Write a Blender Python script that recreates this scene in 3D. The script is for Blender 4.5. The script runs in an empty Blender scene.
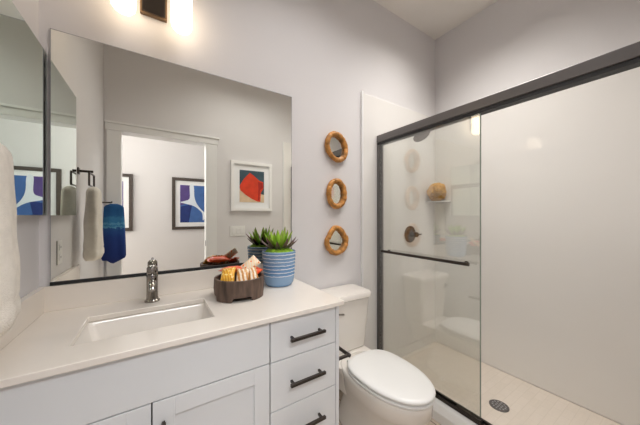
import bpy, bmesh, math, random
from mathutils import Vector, Matrix, noise
S = bpy.context.scene
COL = S.collection
random.seed(7)
PI = math.pi

# ------------------------------------------------------------------ camera
cam = bpy.data.cameras.new('camera')
cam_ob = bpy.data.objects.new('camera', cam)
COL.objects.link(cam_ob)
cam.sensor_width = 36.0
cam.lens = 253.17 / 640 * 36.0
cam.shift_y = 3.2 / 640
cam.clip_start = 0.02
cam_ob.location = (0.3951, -1.4817, 1.2665)
cam_ob.rotation_euler = (PI / 2, 0, -0.5772)
S.camera = cam_ob

# ------------------------------------------------------------------ world, lights, exposure
W = bpy.data.worlds.new('world'); S.world = W
W.use_nodes = True
W.node_tree.nodes['Background'].inputs[0].default_value = (0.8, 0.9, 1.0, 1)
W.node_tree.nodes['Background'].inputs[1].default_value = 0.4


def area(name, loc, rot, sx, sy, power, color, spread=180):
    l = bpy.data.lights.new(name, 'AREA')
    l.shape = 'RECTANGLE'; l.size = sx; l.size_y = sy
    l.energy = power; l.color = color; l.spread = math.radians(spread)
    o = bpy.data.objects.new(name, l); COL.objects.link(o)
    o.location = loc; o.rotation_euler = rot
    return o


area('bathroom_overhead_fill', (1.3, -0.9, 2.97), (math.radians(4), 0, 0), 1.0, 0.6, 10.5, (1.0, 0.97, 0.945), 136)  # added fill from above, out of view, lifting counter, toilet and walls
area('shower_overhead_fill', (2.12, -0.62, 2.97), (0, 0, 0), 0.5, 0.7, 9, (1.0, 0.955, 0.89), 105)  # added overhead fill to brighten shower walls and pan; no fixture modelled
area('doorway_fill_light', (0.3, -2.25, 2.5), (math.radians(48), 0, math.radians(-12)), 1.6, 0.4, 18.5, (0.95, 0.98, 1.0), 120)  # unseen fill added above the door head, tilted through the doorway onto the vanity
area('hall_side_fill', (-1.5, -2.2, 1.5), (0, -PI / 2, 0), 1.6, 0.9, 31, (1.0, 0.94, 0.88))  # added area light brightening the hall wall from the side; no window modelled
S.view_settings.view_transform = 'Standard'
S.view_settings.look = 'None'
S.view_settings.gamma = 1.0
S.view_settings.use_curve_mapping = False
S.view_settings.exposure = 0.08
cy = S.cycles
cy.max_bounces = 14; cy.diffuse_bounces = 6; cy.glossy_bounces = 8
cy.transmission_bounces = 8; cy.transparent_max_bounces = 16
cy.caustics_reflective = False; cy.caustics_refractive = False
cy.use_denoising = True
cy.sample_clamp_indirect = 6.0

# ------------------------------------------------------------------ materials


def srgb(r, g, b):
    def f(c):
        c /= 255.0
        return c / 12.92 if c <= 0.04045 else ((c + 0.055) / 1.055) ** 2.4
    return (f(r), f(g), f(b), 1)


def new_mat(name):
    m = bpy.data.materials.new(name); m.use_nodes = True
    nt = m.node_tree
    return m, nt, nt.nodes, nt.links, nt.nodes['Principled BSDF']


def pbr(name, col, rough=0.5, metal=0.0, bump=0.0, bscale=60, var=0.0, vscale=8, spec=0.5, coat=0.0, stretch=None):
    """base colour with soft noise variation and a noise bump"""
    m, nt, N, L, p = new_mat(name)
    p.inputs['Base Color'].default_value = col
    p.inputs['Roughness'].default_value = rough
    p.inputs['Metallic'].default_value = metal
    p.inputs['Specular IOR Level'].default_value = spec
    p.inputs['Coat Weight'].default_value = coat
    tc = N.new('ShaderNodeTexCoord')
    src = tc.outputs['Object']
    if stretch:
        mp = N.new('ShaderNodeMapping'); mp.inputs['Scale'].default_value = stretch
        L.new(src, mp.inputs[0]); src = mp.outputs[0]
    n = N.new('ShaderNodeTexNoise'); n.inputs['Scale'].default_value = vscale; n.inputs['Detail'].default_value = 5
    L.new(src, n.inputs['Vector'])
    r = N.new('ShaderNodeValToRGB')
    r.color_ramp.elements[0].position = 0.3; r.color_ramp.elements[1].position = 0.7
    r.color_ramp.elements[0].color = tuple(c * (1 - var) for c in col[:3]) + (1,)
    r.color_ramp.elements[1].color = tuple(min(1, c * (1 + var * 0.6)) for c in col[:3]) + (1,)
    L.new(n.outputs[0], r.inputs[0]); L.new(r.outputs[0], p.inputs['Base Color'])
    if bump:
        n2 = N.new('ShaderNodeTexNoise'); n2.inputs['Scale'].default_value = bscale; n2.inputs['Detail'].default_value = 3
        L.new(src, n2.inputs['Vector'])
        b = N.new('ShaderNodeBump'); b.inputs['Strength'].default_value = bump; b.inputs['Distance'].default_value = 0.002
        L.new(n2.outputs[0], b.inputs['Height']); L.new(b.outputs[0], p.inputs['Normal'])
    return m


def mirror_mat(name, col):
    m, nt, N, L, p = new_mat(name)
    p.inputs['Base Color'].default_value = col
    p.inputs['Metallic'].default_value = 1.0
    p.inputs['Roughness'].default_value = 0.0
    return m


def glass_mat(name, tint, f0):
    m, nt, N, L, p = new_mat(name)
    N.remove(p)
    out = N['Material Output']
    t = N.new('ShaderNodeBsdfTransparent'); t.inputs[0].default_value = tint
    g = N.new('ShaderNodeBsdfGlossy'); g.inputs['Roughness'].default_value = 0.0
    lw = N.new('ShaderNodeLayerWeight'); lw.inputs[0].default_value = 0.5
    pw = N.new('ShaderNodeMath'); pw.operation = 'POWER'; pw.inputs[1].default_value = 5
    L.new(lw.outputs['Facing'], pw.inputs[0])
    ma = N.new('ShaderNodeMath'); ma.operation = 'MULTIPLY_ADD'; ma.inputs[1].default_value = 1 - f0; ma.inputs[2].default_value = f0
    L.new(pw.outputs[0], ma.inputs[0])
    mx = N.new('ShaderNodeMixShader')
    L.new(ma.outputs[0], mx.inputs[0]); L.new(t.outputs[0], mx.inputs[1]); L.new(g.outputs[0], mx.inputs[2])
    L.new(mx.outputs[0], out.inputs[0])
    return m


def ramp_mat(name, axis, stops, rough=0.6, scale=1.0, nscale=30, namt=0.05, bump=0.0, bscale=200, constant=False, metal=0):
    """colours along an object axis (0 x, 1 y, 2 z) in metres/scale, edges broken with noise"""
    m, nt, N, L, p = new_mat(name)
    p.inputs['Roughness'].default_value = rough; p.inputs['Metallic'].default_value = metal
    tc = N.new('ShaderNodeTexCoord'); sx = N.new('ShaderNodeSeparateXYZ'); L.new(tc.outputs['Object'], sx.inputs[0])
    n = N.new('ShaderNodeTexNoise'); n.inputs['Scale'].default_value = nscale; L.new(tc.outputs['Object'], n.inputs['Vector'])
    a = N.new('ShaderNodeMath'); a.operation = 'MULTIPLY_ADD'; a.inputs[1].default_value = namt; a.inputs[2].default_value = -namt / 2
    L.new(n.outputs[0], a.inputs[0])
    b = N.new('ShaderNodeMath'); b.operation = 'MULTIPLY_ADD'; b.inputs[1].default_value = 1.0 / scale
    L.new(sx.outputs[axis], b.inputs[0]); L.new(a.outputs[0], b.inputs[2])
    r = N.new('ShaderNodeValToRGB')
    cr = r.color_ramp
    if constant: cr.interpolation = 'CONSTANT'
    while len(cr.elements) < len(stops): cr.elements.new(0.5)
    for e, (ps, c) in zip(cr.elements, stops):
        e.position = ps; e.color = c
    L.new(b.outputs[0], r.inputs[0]); L.new(r.outputs[0], p.inputs['Base Color'])
    if bump:
        n2 = N.new('ShaderNodeTexNoise'); n2.inputs['Scale'].default_value = bscale
        L.new(tc.outputs['Object'], n2.inputs['Vector'])
        bb = N.new('ShaderNodeBump'); bb.inputs['Strength'].default_value = bump; bb.inputs['Distance'].default_value = 0.004
        L.new(n2.outputs[0], bb.inputs['Height']); L.new(bb.outputs[0], p.inputs['Normal'])
    return m


def brick_mat(name, c1, c2, mortar, bw, bh, msize, rough, offset=0.5, rot=0.0, var=0.1, spec=0.5):
    m, nt, N, L, p = new_mat(name)
    p.inputs['Roughness'].default_value = rough; p.inputs['Specular IOR Level'].default_value = spec
    tc = N.new('ShaderNodeTexCoord'); mp = N.new('ShaderNodeMapping'); mp.inputs['Rotation'].default_value = (0, 0, rot)
    L.new(tc.outputs['Object'], mp.inputs[0])
    b = N.new('ShaderNodeTexBrick')
    b.inputs['Color1'].default_value = c1; b.inputs['Color2'].default_value = c2; b.inputs['Mortar'].default_value = mortar
    b.inputs['Scale'].default_value = 1.0; b.inputs['Mortar Size'].default_value = msize
    b.inputs['Brick Width'].default_value = bw; b.inputs['Row Height'].default_value = bh; b.offset = offset
    L.new(mp.outputs[0], b.inputs['Vector'])
    n = N.new('ShaderNodeTexNoise'); n.inputs['Scale'].default_value = 14; n.inputs['Detail'].default_value = 6
    m2 = N.new('ShaderNodeMapping'); m2.inputs['Scale'].default_value = (1, 6, 1); m2.inputs['Rotation'].default_value = (0, 0, rot)
    L.new(tc.outputs['Object'], m2.inputs[0]); L.new(m2.outputs[0], n.inputs['Vector'])
    mr = N.new('ShaderNodeMapRange'); mr.inputs[3].default_value = 1 - var; mr.inputs[4].default_value = 1 + var
    L.new(n.outputs[0], mr.inputs[0])
    mx = N.new('ShaderNodeVectorMath'); mx.operation = 'SCALE'
    L.new(b.outputs[0], mx.inputs[0]); L.new(mr.outputs[0], mx.inputs['Scale']); L.new(mx.outputs[0], p.inputs['Base Color'])
    return m


def emit_mat(name, col, strength):
    m, nt, N, L, p = new_mat(name)
    p.inputs['Base Color'].default_value = (0.9, 0.88, 0.84, 1)
    p.inputs['Emission Color'].default_value = col
    p.inputs['Emission Strength'].default_value = strength
    p.inputs['Roughness'].default_value = 0.25
    return m


M = {}
M['wall'] = pbr('wall_paint', srgb(221, 219, 220), 0.75, bump=0.22, bscale=120, var=0.012, vscale=3)
M['ceil'] = pbr('ceiling_paint', srgb(236, 232, 226), 0.85, bump=0.2, bscale=110, var=0.012, vscale=3)
M['trim'] = pbr('trim_paint', srgb(232, 232, 232), 0.4, var=0.01)
M['floor'] = brick_mat('plank_floor', srgb(200, 186, 170), srgb(188, 172, 155), srgb(104, 92, 80), 1.2, 0.18, 0.003, 0.45, rot=PI / 2, var=0.16)
M['cab'] = pbr('cabinet_paint', srgb(220, 222, 224), 0.42, var=0.008)
M['cabdark'] = pbr('cabinet_interior', srgb(120, 118, 114), 0.7)
M['quartz'] = pbr('white_quartz', srgb(233, 226, 217), 0.10, var=0.025, vscale=5, spec=0.55)
M['ceramic'] = pbr('white_porcelain', srgb(230, 225, 218), 0.08, var=0.006, spec=0.6)
M['plastic'] = pbr('white_plastic', srgb(232, 232, 230), 0.35)
M['surround'] = pbr('shower_surround_gloss', srgb(232, 230, 227), 0.045, var=0.008, vscale=2, spec=0.5)
M['pan'] = brick_mat('shower_pan_tile', srgb(222, 212, 201), srgb(219, 209, 197), srgb(214, 204, 192), 0.10, 0.05, 0.002, 0.35, var=0.05)
M['bronze'] = pbr('dark_bronze', srgb(72, 66, 62), 0.28, 0.85, var=0.1)
M['railm'] = pbr('rail_gunmetal', srgb(112, 109, 108), 0.36, 0.7, var=0.05)
M['gun'] = pbr('gunmetal_polished', srgb(150, 145, 140), 0.13, 1.0, var=0.05)
M['black'] = pbr('black_rubber', srgb(26, 26, 27), 0.5)
M['mirror'] = mirror_mat('mirror_silver', (0.93, 0.93, 0.87, 1))
M['mirror_b'] = mirror_mat('cabinet_mirror_silver', (0.76, 0.87, 0.82, 1))
M['glass'] = glass_mat('shower_glass', (0.993, 0.996, 0.984, 1), 0.145)
M['glass_in'] = glass_mat('shower_glass_inner', (0.988, 0.992, 0.984, 1), 0.03)
M['gedge'] = pbr('glass_edge_green', srgb(128, 140, 130), 0.2)
M['shade'] = emit_mat('lit_opal_glass', (1.0, 0.80, 0.56, 1), 3.2)
M['edge'] = pbr('polished_mirror_edge', srgb(176, 176, 180), 0.3, 0.4)
M['plate'] = pbr('bronze_backplate', srgb(120, 98, 76), 0.35, 0.8, var=0.08)
M['wood'] = pbr('grey_brown_bowl_wood', srgb(98, 78, 66), 0.6, var=0.65, vscale=7, bump=0.7, bscale=24, stretch=(6, 6, 0.9))
M['drift'] = pbr('honey_driftwood', srgb(196, 136, 66), 0.45, var=0.55, vscale=30, bump=0.6, bscale=70)
M['fdark'] = pbr('dark_walnut_frame', srgb(74, 64, 58), 0.45, var=0.2, stretch=(3, 3, 14))
M['fwhite'] = pbr('white_frame', srgb(240, 240, 240), 0.35)
M['mat'] = pbr('white_mat_board', srgb(240, 241, 243), 0.9)
M['ivory'] = pbr('ivory_towel', srgb(242, 237, 228), 0.95, bump=1.0, bscale=320, var=0.06, vscale=40, spec=0.1)
M['moss'] = pbr('green_moss', srgb(148, 194, 52), 0.9, bump=1.0, bscale=200, var=0.45, vscale=90)
M['sponge'] = pbr('golden_sponge', srgb(204, 154, 70), 0.9, bump=1.0, bscale=140, var=0.35, vscale=45)
M['leafg'] = ramp_mat('leaf_green', 2, [(0.0, srgb(52, 84, 34)), (0.45, srgb(124, 178, 44)), (0.8, srgb(164, 206, 66)), (1.0, srgb(128, 92, 62))], 0.4, 0.345, 40, 0.12)
M['leafp'] = ramp_mat('leaf_purple', 2, [(0.0, srgb(56, 84, 40)), (0.6, srgb(66, 92, 54)), (0.74, srgb(96, 74, 72)), (1.0, srgb(134, 76, 84))], 0.4, 0.31, 40, 0.16)

wht, blu, blu2 = srgb(216, 224, 232), srgb(106, 144, 186), srgb(134, 166, 200)
st = [(0.0, srgb(120, 158, 196)), (0.06, blu2), (0.24, blu2)]
for z in (0.30, 0.40, 0.50, 0.60, 0.70, 0.80):
    st += [(z, wht), (z + 0.025, blu if z < 0.6 else srgb(120, 152, 188))]
st += [(0.90, wht), (0.93, srgb(112, 148, 190)), (0.97, srgb(150, 178, 208))]
M['pot'] = ramp_mat('blue_banded_glaze', 2, st, 0.25, 0.192, 60, 0.03, bump=0.3, bscale=90, constant=True)
M['btowel'] = ramp_mat('blue_towel', 2, [(0.0, srgb(24, 44, 112)), (0.45, srgb(30, 62, 134)), (0.6, srgb(38, 84, 150)), (0.62, srgb(96, 164, 200)), (0.65, srgb(48, 116, 172)), (0.68, srgb(96, 164, 200)), (0.71, srgb(52, 120, 174)),
                                        (0.78, srgb(58, 124, 172)), (0.82, srgb(36, 96, 152)), (1.0, srgb(28, 84, 140))], 0.95, 0.5, 70, 0.10, bump=1.0, bscale=260)

# ------------------------------------------------------------------ geometry helpers


def box(bm, x0, x1, y0, y1, z0, z1):
    v = [bm.verts.new((x, y, z)) for z in (z0, z1) for y in (y0, y1) for x in (x0, x1)]
    for f in ((0, 2, 3, 1), (4, 5, 7, 6), (0, 1, 5, 4), (2, 6, 7, 3), (0, 4, 6, 2), (1, 3, 7, 5)):
        bm.faces.new([v[i] for i in f])
    return v


def loft(bm, loops, cap0=True, cap1=True, closed=True):
    rows = [[bm.verts.new(p) for p in lp] for lp in loops]
    n = len(rows[0])
    for a, b in zip(rows, rows[1:]):
        for i in range(n if closed else n - 1):
            j = (i + 1) % n
            bm.faces.new((a[i], a[j], b[j], b[i]))
    if cap0: bm.faces.new(list(reversed(rows[0])))
    if cap1: bm.faces.new(rows[-1])
    return rows


def ring_pts(c, u, v, r, n, ph=0):
    return [c + u * (r * math.cos(2 * PI * i / n + ph)) + v * (r * math.sin(2 * PI * i / n + ph)) for i in range(n)]


def tube(bm, pts, radii, n=12, ph=0, cap=True):
    pts = [Vector(p) for p in pts]
    if not hasattr(radii, '__len__'): radii = [radii] * len(pts)
    t0 = (pts[1] - pts[0]).normalized()
    ref = Vector((0, 0, 1)) if abs(t0.z) < 0.9 else Vector((1, 0, 0))
    u = t0.cross(ref).normalized()
    loops = []
    for i, p in enumerate(pts):
        t = (pts[min(i + 1, len(pts) - 1)] - pts[max(i - 1, 0)]).normalized()
        u = (u - t * u.dot(t)).normalized(); v = t.cross(u)
        loops.append(ring_pts(p, u, v, radii[i], n, ph))
    loft(bm, loops, cap, cap)


def lathe(bm, prof, c=(0, 0, 0), n=40, axis='z', close=True):
    """prof: (radius, height) from first to last; r=0 makes a pole"""
    c = Vector(c)
    ax = {'z': (Vector((1, 0, 0)), Vector((0, 1, 0)), Vector((0, 0, 1))),
          'y': (Vector((1, 0, 0)), Vector((0, 0, 1)), Vector((0, -1, 0))),
          'x': (Vector((0, 1, 0)), Vector((0, 0, 1)), Vector((1, 0, 0)))}[axis]
    rows = []
    for r, h in prof:
        o = c + ax[2] * h
        if r < 1e-6: rows.append([bm.verts.new(o)])
        else: rows.append([bm.verts.new(p) for p in ring_pts(o, ax[0], ax[1], r, n)])
    for a, b in zip(rows, rows[1:]):
        for i in range(n):
            j = (i + 1) % n
            if len(a) == 1 and len(b) == 1: continue
            if len(a) == 1: bm.faces.new((a[0], b[j], b[i]))
            elif len(b) == 1: bm.faces.new((a[i], a[j], b[0]))
            else: bm.faces.new((a[i], a[j], b[j], b[i]))
    if close:
        if len(rows[0]) > 1: bm.faces.new(list(reversed(rows[0])))
        if len(rows[-1]) > 1: bm.faces.new(rows[-1])


def BM(): return bmesh.new()


def bx(*a):
    bm = BM(); box(bm, *a); return bm


def root_of(o):
    while o.parent: o = o.parent
    return o


def obj(name, bm, mat, parent=None, smooth=False, bevel=0.0, subsurf=0, origin=None, label=None, seg=2):
    """links bm (world coordinates) as one mesh object"""
    bmesh.ops.recalc_face_normals(bm, faces=bm.faces)
    org = Vector(origin) if origin else (Vector(root_of(parent)['org']) if parent else None)
    if org is None:
        xs = [v.co for v in bm.verts]
        org = Vector(((min(p.x for p in xs) + max(p.x for p in xs)) / 2, (min(p.y for p in xs) + max(p.y for p in xs)) / 2, min(p.z for p in xs)))
    bmesh.ops.translate(bm, verts=bm.verts, vec=-org)
    me = bpy.data.meshes.new(name); bm.to_mesh(me); bm.free()
    for m in (mat if isinstance(mat, (list, tuple)) else [mat]): me.materials.append(m)
    if smooth:
        for p in me.polygons: p.use_smooth = True
        if smooth != 'all': me.set_sharp_from_angle(angle=math.radians(40))
    o = bpy.data.objects.new(name, me); COL.objects.link(o)
    if parent: o.parent = parent
    else:
        o.location = org; o['org'] = tuple(org)
    if bevel:
        b = o.modifiers.new('bevel', 'BEVEL'); b.width = bevel; b.segments = seg; b.limit_method = 'ANGLE'; b.angle_limit = math.radians(40)
        for p in me.polygons: p.use_smooth = True
        me.set_sharp_from_angle(angle=math.radians(60))
    if subsurf:
        s = o.modifiers.new('subsurf', 'SUBSURF'); s.levels = subsurf; s.render_levels = subsurf
    if label: o['label'] = label
    return o


def tag(o, label, cat, group=None, kind=None):
    o['label'] = label; o['category'] = cat
    if group: o['group'] = group
    if kind: o['kind'] = kind
    return o


def thing(name, label, cat, loc, group=None):
    o = bpy.data.objects.new(name, None); COL.objects.link(o)
    o.empty_display_size = 0.05
    o.location = loc; o['org'] = tuple(loc)
    return tag(o, label, cat, group)


def struct(name, bm, mat, parent=None, bevel=0.0, label=None):
    o = obj(name, bm, mat, parent, bevel=bevel)
    if not parent: o['kind'] = 'structure'
    if label: o['label'] = label
    return o


# ------------------------------------------------------------------ room shell
XR, H, YF, YH = 2.722, 3.009, -1.56, -2.80
DX0, DX1, DZ = 0.124, 0.868, 2.06
struct('floor', bx(-1.7, XR + 0.1, YH - 0.1, 0.1, -0.1, 0.0), M['floor'])
struct('ceiling', bx(-0.1, XR + 0.1, YF - 0.06, 0.1, H, H + 0.1), M['ceil'])
struct('wall_back', bx(-0.1, XR + 0.1, 0.0, 0.1, 0, H), M['wall'])
struct('wall_left', bx(-0.1, 0.0, YF, 0.0, 0, H), M['wall'])
struct('wall_right', bx(XR, XR + 0.1, YF, 0.0, 0, H), M['wall'])
bm = BM()
box(bm, -1.7, DX0 - 0.02, YF - 0.12, YF, 0, H)
box(bm, DX1 + 0.02, XR + 0.1, YF - 0.12, YF, 0, H)
box(bm, DX0 - 0.02, DX1 + 0.02, YF - 0.12, YF, DZ + 0.02, H)
struct('wall_front', bm, M['wall'])
struct('wall_hall', bx(-1.7, XR + 0.1, YH - 0.1, YH, 0, 2.6), M['wall'])
struct('wall_hall_end', bx(XR, XR + 0.1, YH, YF - 0.12, 0, 2.6), M['wall'])
struct('ceiling_hall', bx(-1.7, XR + 0.1, YH - 0.1, YF - 0.12, 2.6, 2.7), M['ceil'])
# door frame: jamb lining, casing with a cap, strike plate
dr = bpy.data.objects.new('door_1', None); COL.objects.link(dr); dr.location = (0.5, YF, 0); dr['org'] = (0.5, YF, 0); dr['kind'] = 'structure'
bm = BM()
box(bm, DX0 - 0.019, DX0, YF - 0.125, YF + 0.004, 0, DZ)
box(bm, DX1, DX1 + 0.019, YF - 0.125, YF + 0.004, 0, DZ)
box(bm, DX0 - 0.019, DX1 + 0.019, YF - 0.125, YF + 0.004, DZ, DZ + 0.019)
obj('jamb', bm, M['trim'], dr)
bm = BM()
box(bm, 0.022, DX0 + 0.004, YF + 0.001, YF + 0.018, 0, DZ)
box(bm, DX1 - 0.004, 0.975, YF + 0.001, YF + 0.018, 0, DZ)
obj('side_casing', bm, M['trim'], dr, bevel=0.002)
bm = BM()
box(bm, 0.012, 0.985, YF + 0.001, YF + 0.022, DZ, DZ + 0.062)
box(bm, 0.004, 1.0, YF + 0.001, YF + 0.032, DZ + 0.062, DZ + 0.082)
obj('head_casing', bm, M['trim'], dr, bevel=0.002)
obj('strike_plate', bx(DX1 - 0.004, DX1, YF - 0.04, YF - 0.012, 0.93, 0.99), M['black'], dr, label='small black strike plate')
# baseboards
struct('baseboard_back', bx(1.13, 1.735, -0.014, -0.001, 0.001, 0.105), M['trim'], bevel=0.003)
struct('baseboard_hall', bx(-1.7, XR, YH + 0.001, YH + 0.015, 0.001, 0.11), M['trim'], bevel=0.003)
struct('baseboard_front', bx(1.0, 1.74, YF + 0.001, YF + 0.014, 0.001, 0.105), M['trim'], bevel=0.003)

# ------------------------------------------------------------------ shower
sr = thing('shower_surround', 'glossy white shower wall surround lining the alcove behind the glass doors', 'shower surround', (2.3, -0.78, 0.03))
def panel(name, a, edge):
    obj(name, bx(*a), M['surround'], sr, bevel=0.004)
    obj('edge_trim', bx(*edge), M['trim'], sr, bevel=0.003)
panel('back_panel', (1.752, 2.709, -0.012, -0.001, 0.110, 2.225), (1.738, 1.752, -0.018, -0.001, 0.110, 2.235))
obj('side_panel', bx(2.710, 2.721, -1.556, -0.001, 0.0305, 2.232), M['surround'], sr, bevel=0.003)
panel('end_panel', (1.800, 2.709, YF + 0.001, YF + 0.012, 0.115, 2.225), (1.788, 1.800, YF + 0.001, YF + 0.016, 0.115, 2.232))

obj('back_panel', bx(1.975, 2.709, -0.012, -0.001, 0.0305, 0.1095), M['surround'], sr)
obj('end_panel', bx(1.975, 2.709, YF + 0.001, YF + 0.012, 0.0305, 0.1095), M['surround'], sr)
pan = thing('shower_pan', 'cream shower floor pan with a raised white curb along the glass doors', 'shower pan', (2.3, -0.78, 0))
bm = BM()
box(bm, 1.965, 2.709, -1.556, -0.013, 0.001, 0.03)
obj('pan_floor', bm, M['pan'], pan)
bm = BM()
# curb profile extruded along y
prof = [(1.845, 0.001), (1.845, 0.062), (1.853, 0.070), (1.862, 0.094), (1.872, 0.102), (1.955, 0.102), (1.964, 0.094), (1.972, 0.03), (1.972, 0.001)]
loft(bm, [[Vector((x, y, z)) for x, z in prof] for y in (-0.014, -1.545)])
obj('curb', bm, M['plastic'], pan, bevel=0.003)
bm = BM()
lathe(bm, [(0.055, 0.0305), (0.055, 0.0335), (0.050, 0.035), (0.0, 0.035)], (2.268, -0.738, 0), 32)
dn = obj('drain', bm, M['railm'], pan, label='round perforated metal drain')
bm = BM()
for k, (rr, nn) in enumerate([(0.0, 1), (0.018, 6), (0.036, 12)]):
    for i in range(nn):
        a = 2 * PI * i / nn
        lathe(bm, [(0.0055, 0.0351), (0.0055, 0.0356), (0, 0.0356)], (2.268 + rr * math.cos(a), -0.738 + rr * math.sin(a), 0), 10)
obj('drain_holes', bm, M['edge'], dn)

fr = thing('shower_door_frame', 'dark metal shower frame with top rail, wall jambs and bottom track', 'shower frame', (1.92, -0.78, 0.1))
bm = BM(); box(bm, 1.898, 1.958, -1.546, -0.013, 1.858, 1.914)
obj('top_rail', bm, M['railm'], fr, bevel=0.004)
bm = BM(); box(bm, 1.903, 1.953, -1.546, -0.013, 1.838, 1.857)
obj('rail_channel', bm, M['black'], fr)
for y0, y1 in ((-0.036, -0.013), (-1.546, -1.523)):
    j = obj('wall_jamb', bx(1.902, 1.955, y0, y1, 0.128, 1.837), M['railm'], fr, bevel=0.003)
    yy = y0 - 0.006 if y0 > -1 else y1
    obj('jamb_seal', bx(1.921, 1.938, yy, yy + 0.006, 0.128, 1.837), M['black'], j)
bm = BM(); box(bm, 1.898, 1.956, -1.544, -0.015, 0.103, 0.114); box(bm, 1.924, 1.934, -1.544, -0.015, 0.114, 0.127); box(bm, 1.898, 1.906, -1.544, -0.015, 0.114, 0.124)
obj('bottom_track', bm, M['bronze'], fr, bevel=0.002)
obj('door_guide', bx(1.892, 1.9235, -0.80, -0.66, 0.1275, 0.139), M['bronze'], fr, bevel=0.003)


def glass_panel(name, label, x, y0, y1, mat):
    t = thing(name, label, 'shower door', (x, (y0 + y1) / 2, 0.14), 'sliding glass shower doors')
    obj('glass_pane', bx(x - 0.004, x + 0.004, y0, y1, 0.141, 1.837), mat, t)
    return t


t = glass_panel('shower_door', 'outer sliding clear glass shower door carrying the dark towel bar beside the toilet', 1.915, -0.785, -0.044, M['glass'])
obj('glass_edge', bx(1.911, 1.919, -0.789, -0.7855, 0.141, 1.837), M['gedge'], t, label='greenish polished glass edge')
b = BM()
tube(b, [(1.868, -0.098, 0.992), (1.868, -0.748, 0.992)], 0.0098, 14)
tb = obj('towel_bar', b, M['bronze'], t, smooth=True, label='dark bronze towel bar')
for y in (-0.135, -0.715):
    b = BM(); tube(b, [(1.868, y, 0.992), (1.91, y, 0.992)], 0.006, 12); lathe(b, [(0.012, 0.036), (0.012, 0.0425)], (1.868, y, 0.992), 16, 'x')
    obj('bar_standoff', b, M['bronze'], tb, smooth=True)
t2 = glass_panel('shower_door', 'inner sliding clear glass shower door slid open behind the one with the towel bar', 1.943, -0.772, -0.044, M['glass_in'])
obj('glass_edge', bx(1.939, 1.947, -0.776, -0.7725, 0.141, 1.837), M['gedge'], t2, label='greenish polished glass edge')

# valve
v = thing('shower_valve', 'round dark bronze shower valve with lever handle on the shower back wall', 'shower valve', (2.318, -0.012, 1.10))
b = BM(); lathe(b, [(0.075, 0.0), (0.075, 0.006), (0.066, 0.013), (0.03, 0.016), (0.0, 0.016)], (2.318, -0.0125, 1.10), 36, 'y')
obj('escutcheon', b, M['bronze'], v, smooth=True)
b = BM(); lathe(b, [(0.022, 0.0165), (0.020, 0.05), (0.0225, 0.054), (0.0225, 0.076), (0.018, 0.08), (0.0, 0.081)], (2.318, -0.0125, 1.10), 24, 'y')
obj('hub', b, M['bronze'], v, smooth=True)
b = BM(); tube(b, [(2.335, -0.066, 1.10), (2.36, -0.068, 1.099), (2.405, -0.07, 1.10)], [0.009, 0.008, 0.006], 12)
obj('lever_handle', b, M['bronze'], v, smooth=True)
# shower head
v = thing('overhead_shower', 'dark grey shower head hanging from an arm high on the shower back wall', 'shower head', (2.30, -0.012, 2.0))
b = BM(); lathe(b, [(0.03, 0.0), (0.028, 0.007), (0.012, 0.012)], (2.30, -0.0125, 2.02), 24, 'y')
obj('flange', b, M['gun'], v, smooth=True)
b = BM(); tube(b, [(2.30, -0.022, 2.02), (2.30, -0.06, 2.025), (2.30, -0.10, 2.012), (2.30, -0.128, 1.985)], 0.009, 12)
obj('shower_arm', b, M['gun'], v, smooth=True)
b = BM(); lathe(b, [(0.012, 0.04), (0.020, 0.026), (0.056, 0.010), (0.074, 0.0), (0.072, -0.008), (0.0, -0.010)], (0, 0, 0), 32)
bmesh.ops.rotate(b, verts=b.verts, cent=(0, 0, 0), matrix=Matrix.Rotation(math.radians(-32), 3, 'X'))
bmesh.ops.translate(b, verts=b.verts, vec=(2.30, -0.144, 1.955))
obj('spray_head', b, M['railm'], v, smooth=True)

# corner shelf + sponge
b = BM()
pts = [(2.709, -0.013), (2.545, -0.013)] + [(2.709 - 0.165 * math.cos(a), -0.013 - 0.158 * math.sin(a)) for a in [PI / 2 * k / 12 for k in range(1, 12)]] + [(2.709, -0.171)]
loft(b, [[Vector((x, y, z)) for x, y in pts] for z in (1.392, 1.405)])
tag(obj('corner_shelf', b, M['surround'], bevel=0.003), 'small white quarter-round shelf in the far shower corner', 'shelf')
b = BM()
bmesh.ops.create_icosphere(b, subdivisions=5, radius=1.0)
for q in b.verts:
    n = q.co.normalized()
    d = 1 + 0.14 * noise.noise(n * 2.2 + Vector((3, 1, 7))) - 0.26 * math.exp(-(noise.noise(n * 2.7 + Vector((9, 2, 4))) / 0.07) ** 2) - 0.12 * math.exp(-(noise.noise(n * 5.5 + Vector((2, 7, 5))) / 0.08) ** 2) + 0.05 * noise.noise(n * 11)
    q.co = Vector((n.x * 0.098 * d, n.y * 0.072 * d, n.z * 0.088 * d))
mz = min(q.co.z for q in b.verts)
for q in b.verts: q.co.z = max(q.co.z, mz * 0.86)
bmesh.ops.translate(b, verts=b.verts, vec=(2.604, -0.094, 1.4055 - mz * 0.86))
tag(obj('bath_sponge', b, M['sponge'], smooth='all'), 'golden lumpy natural sponge on the white shower corner shelf', 'sponge')

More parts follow.
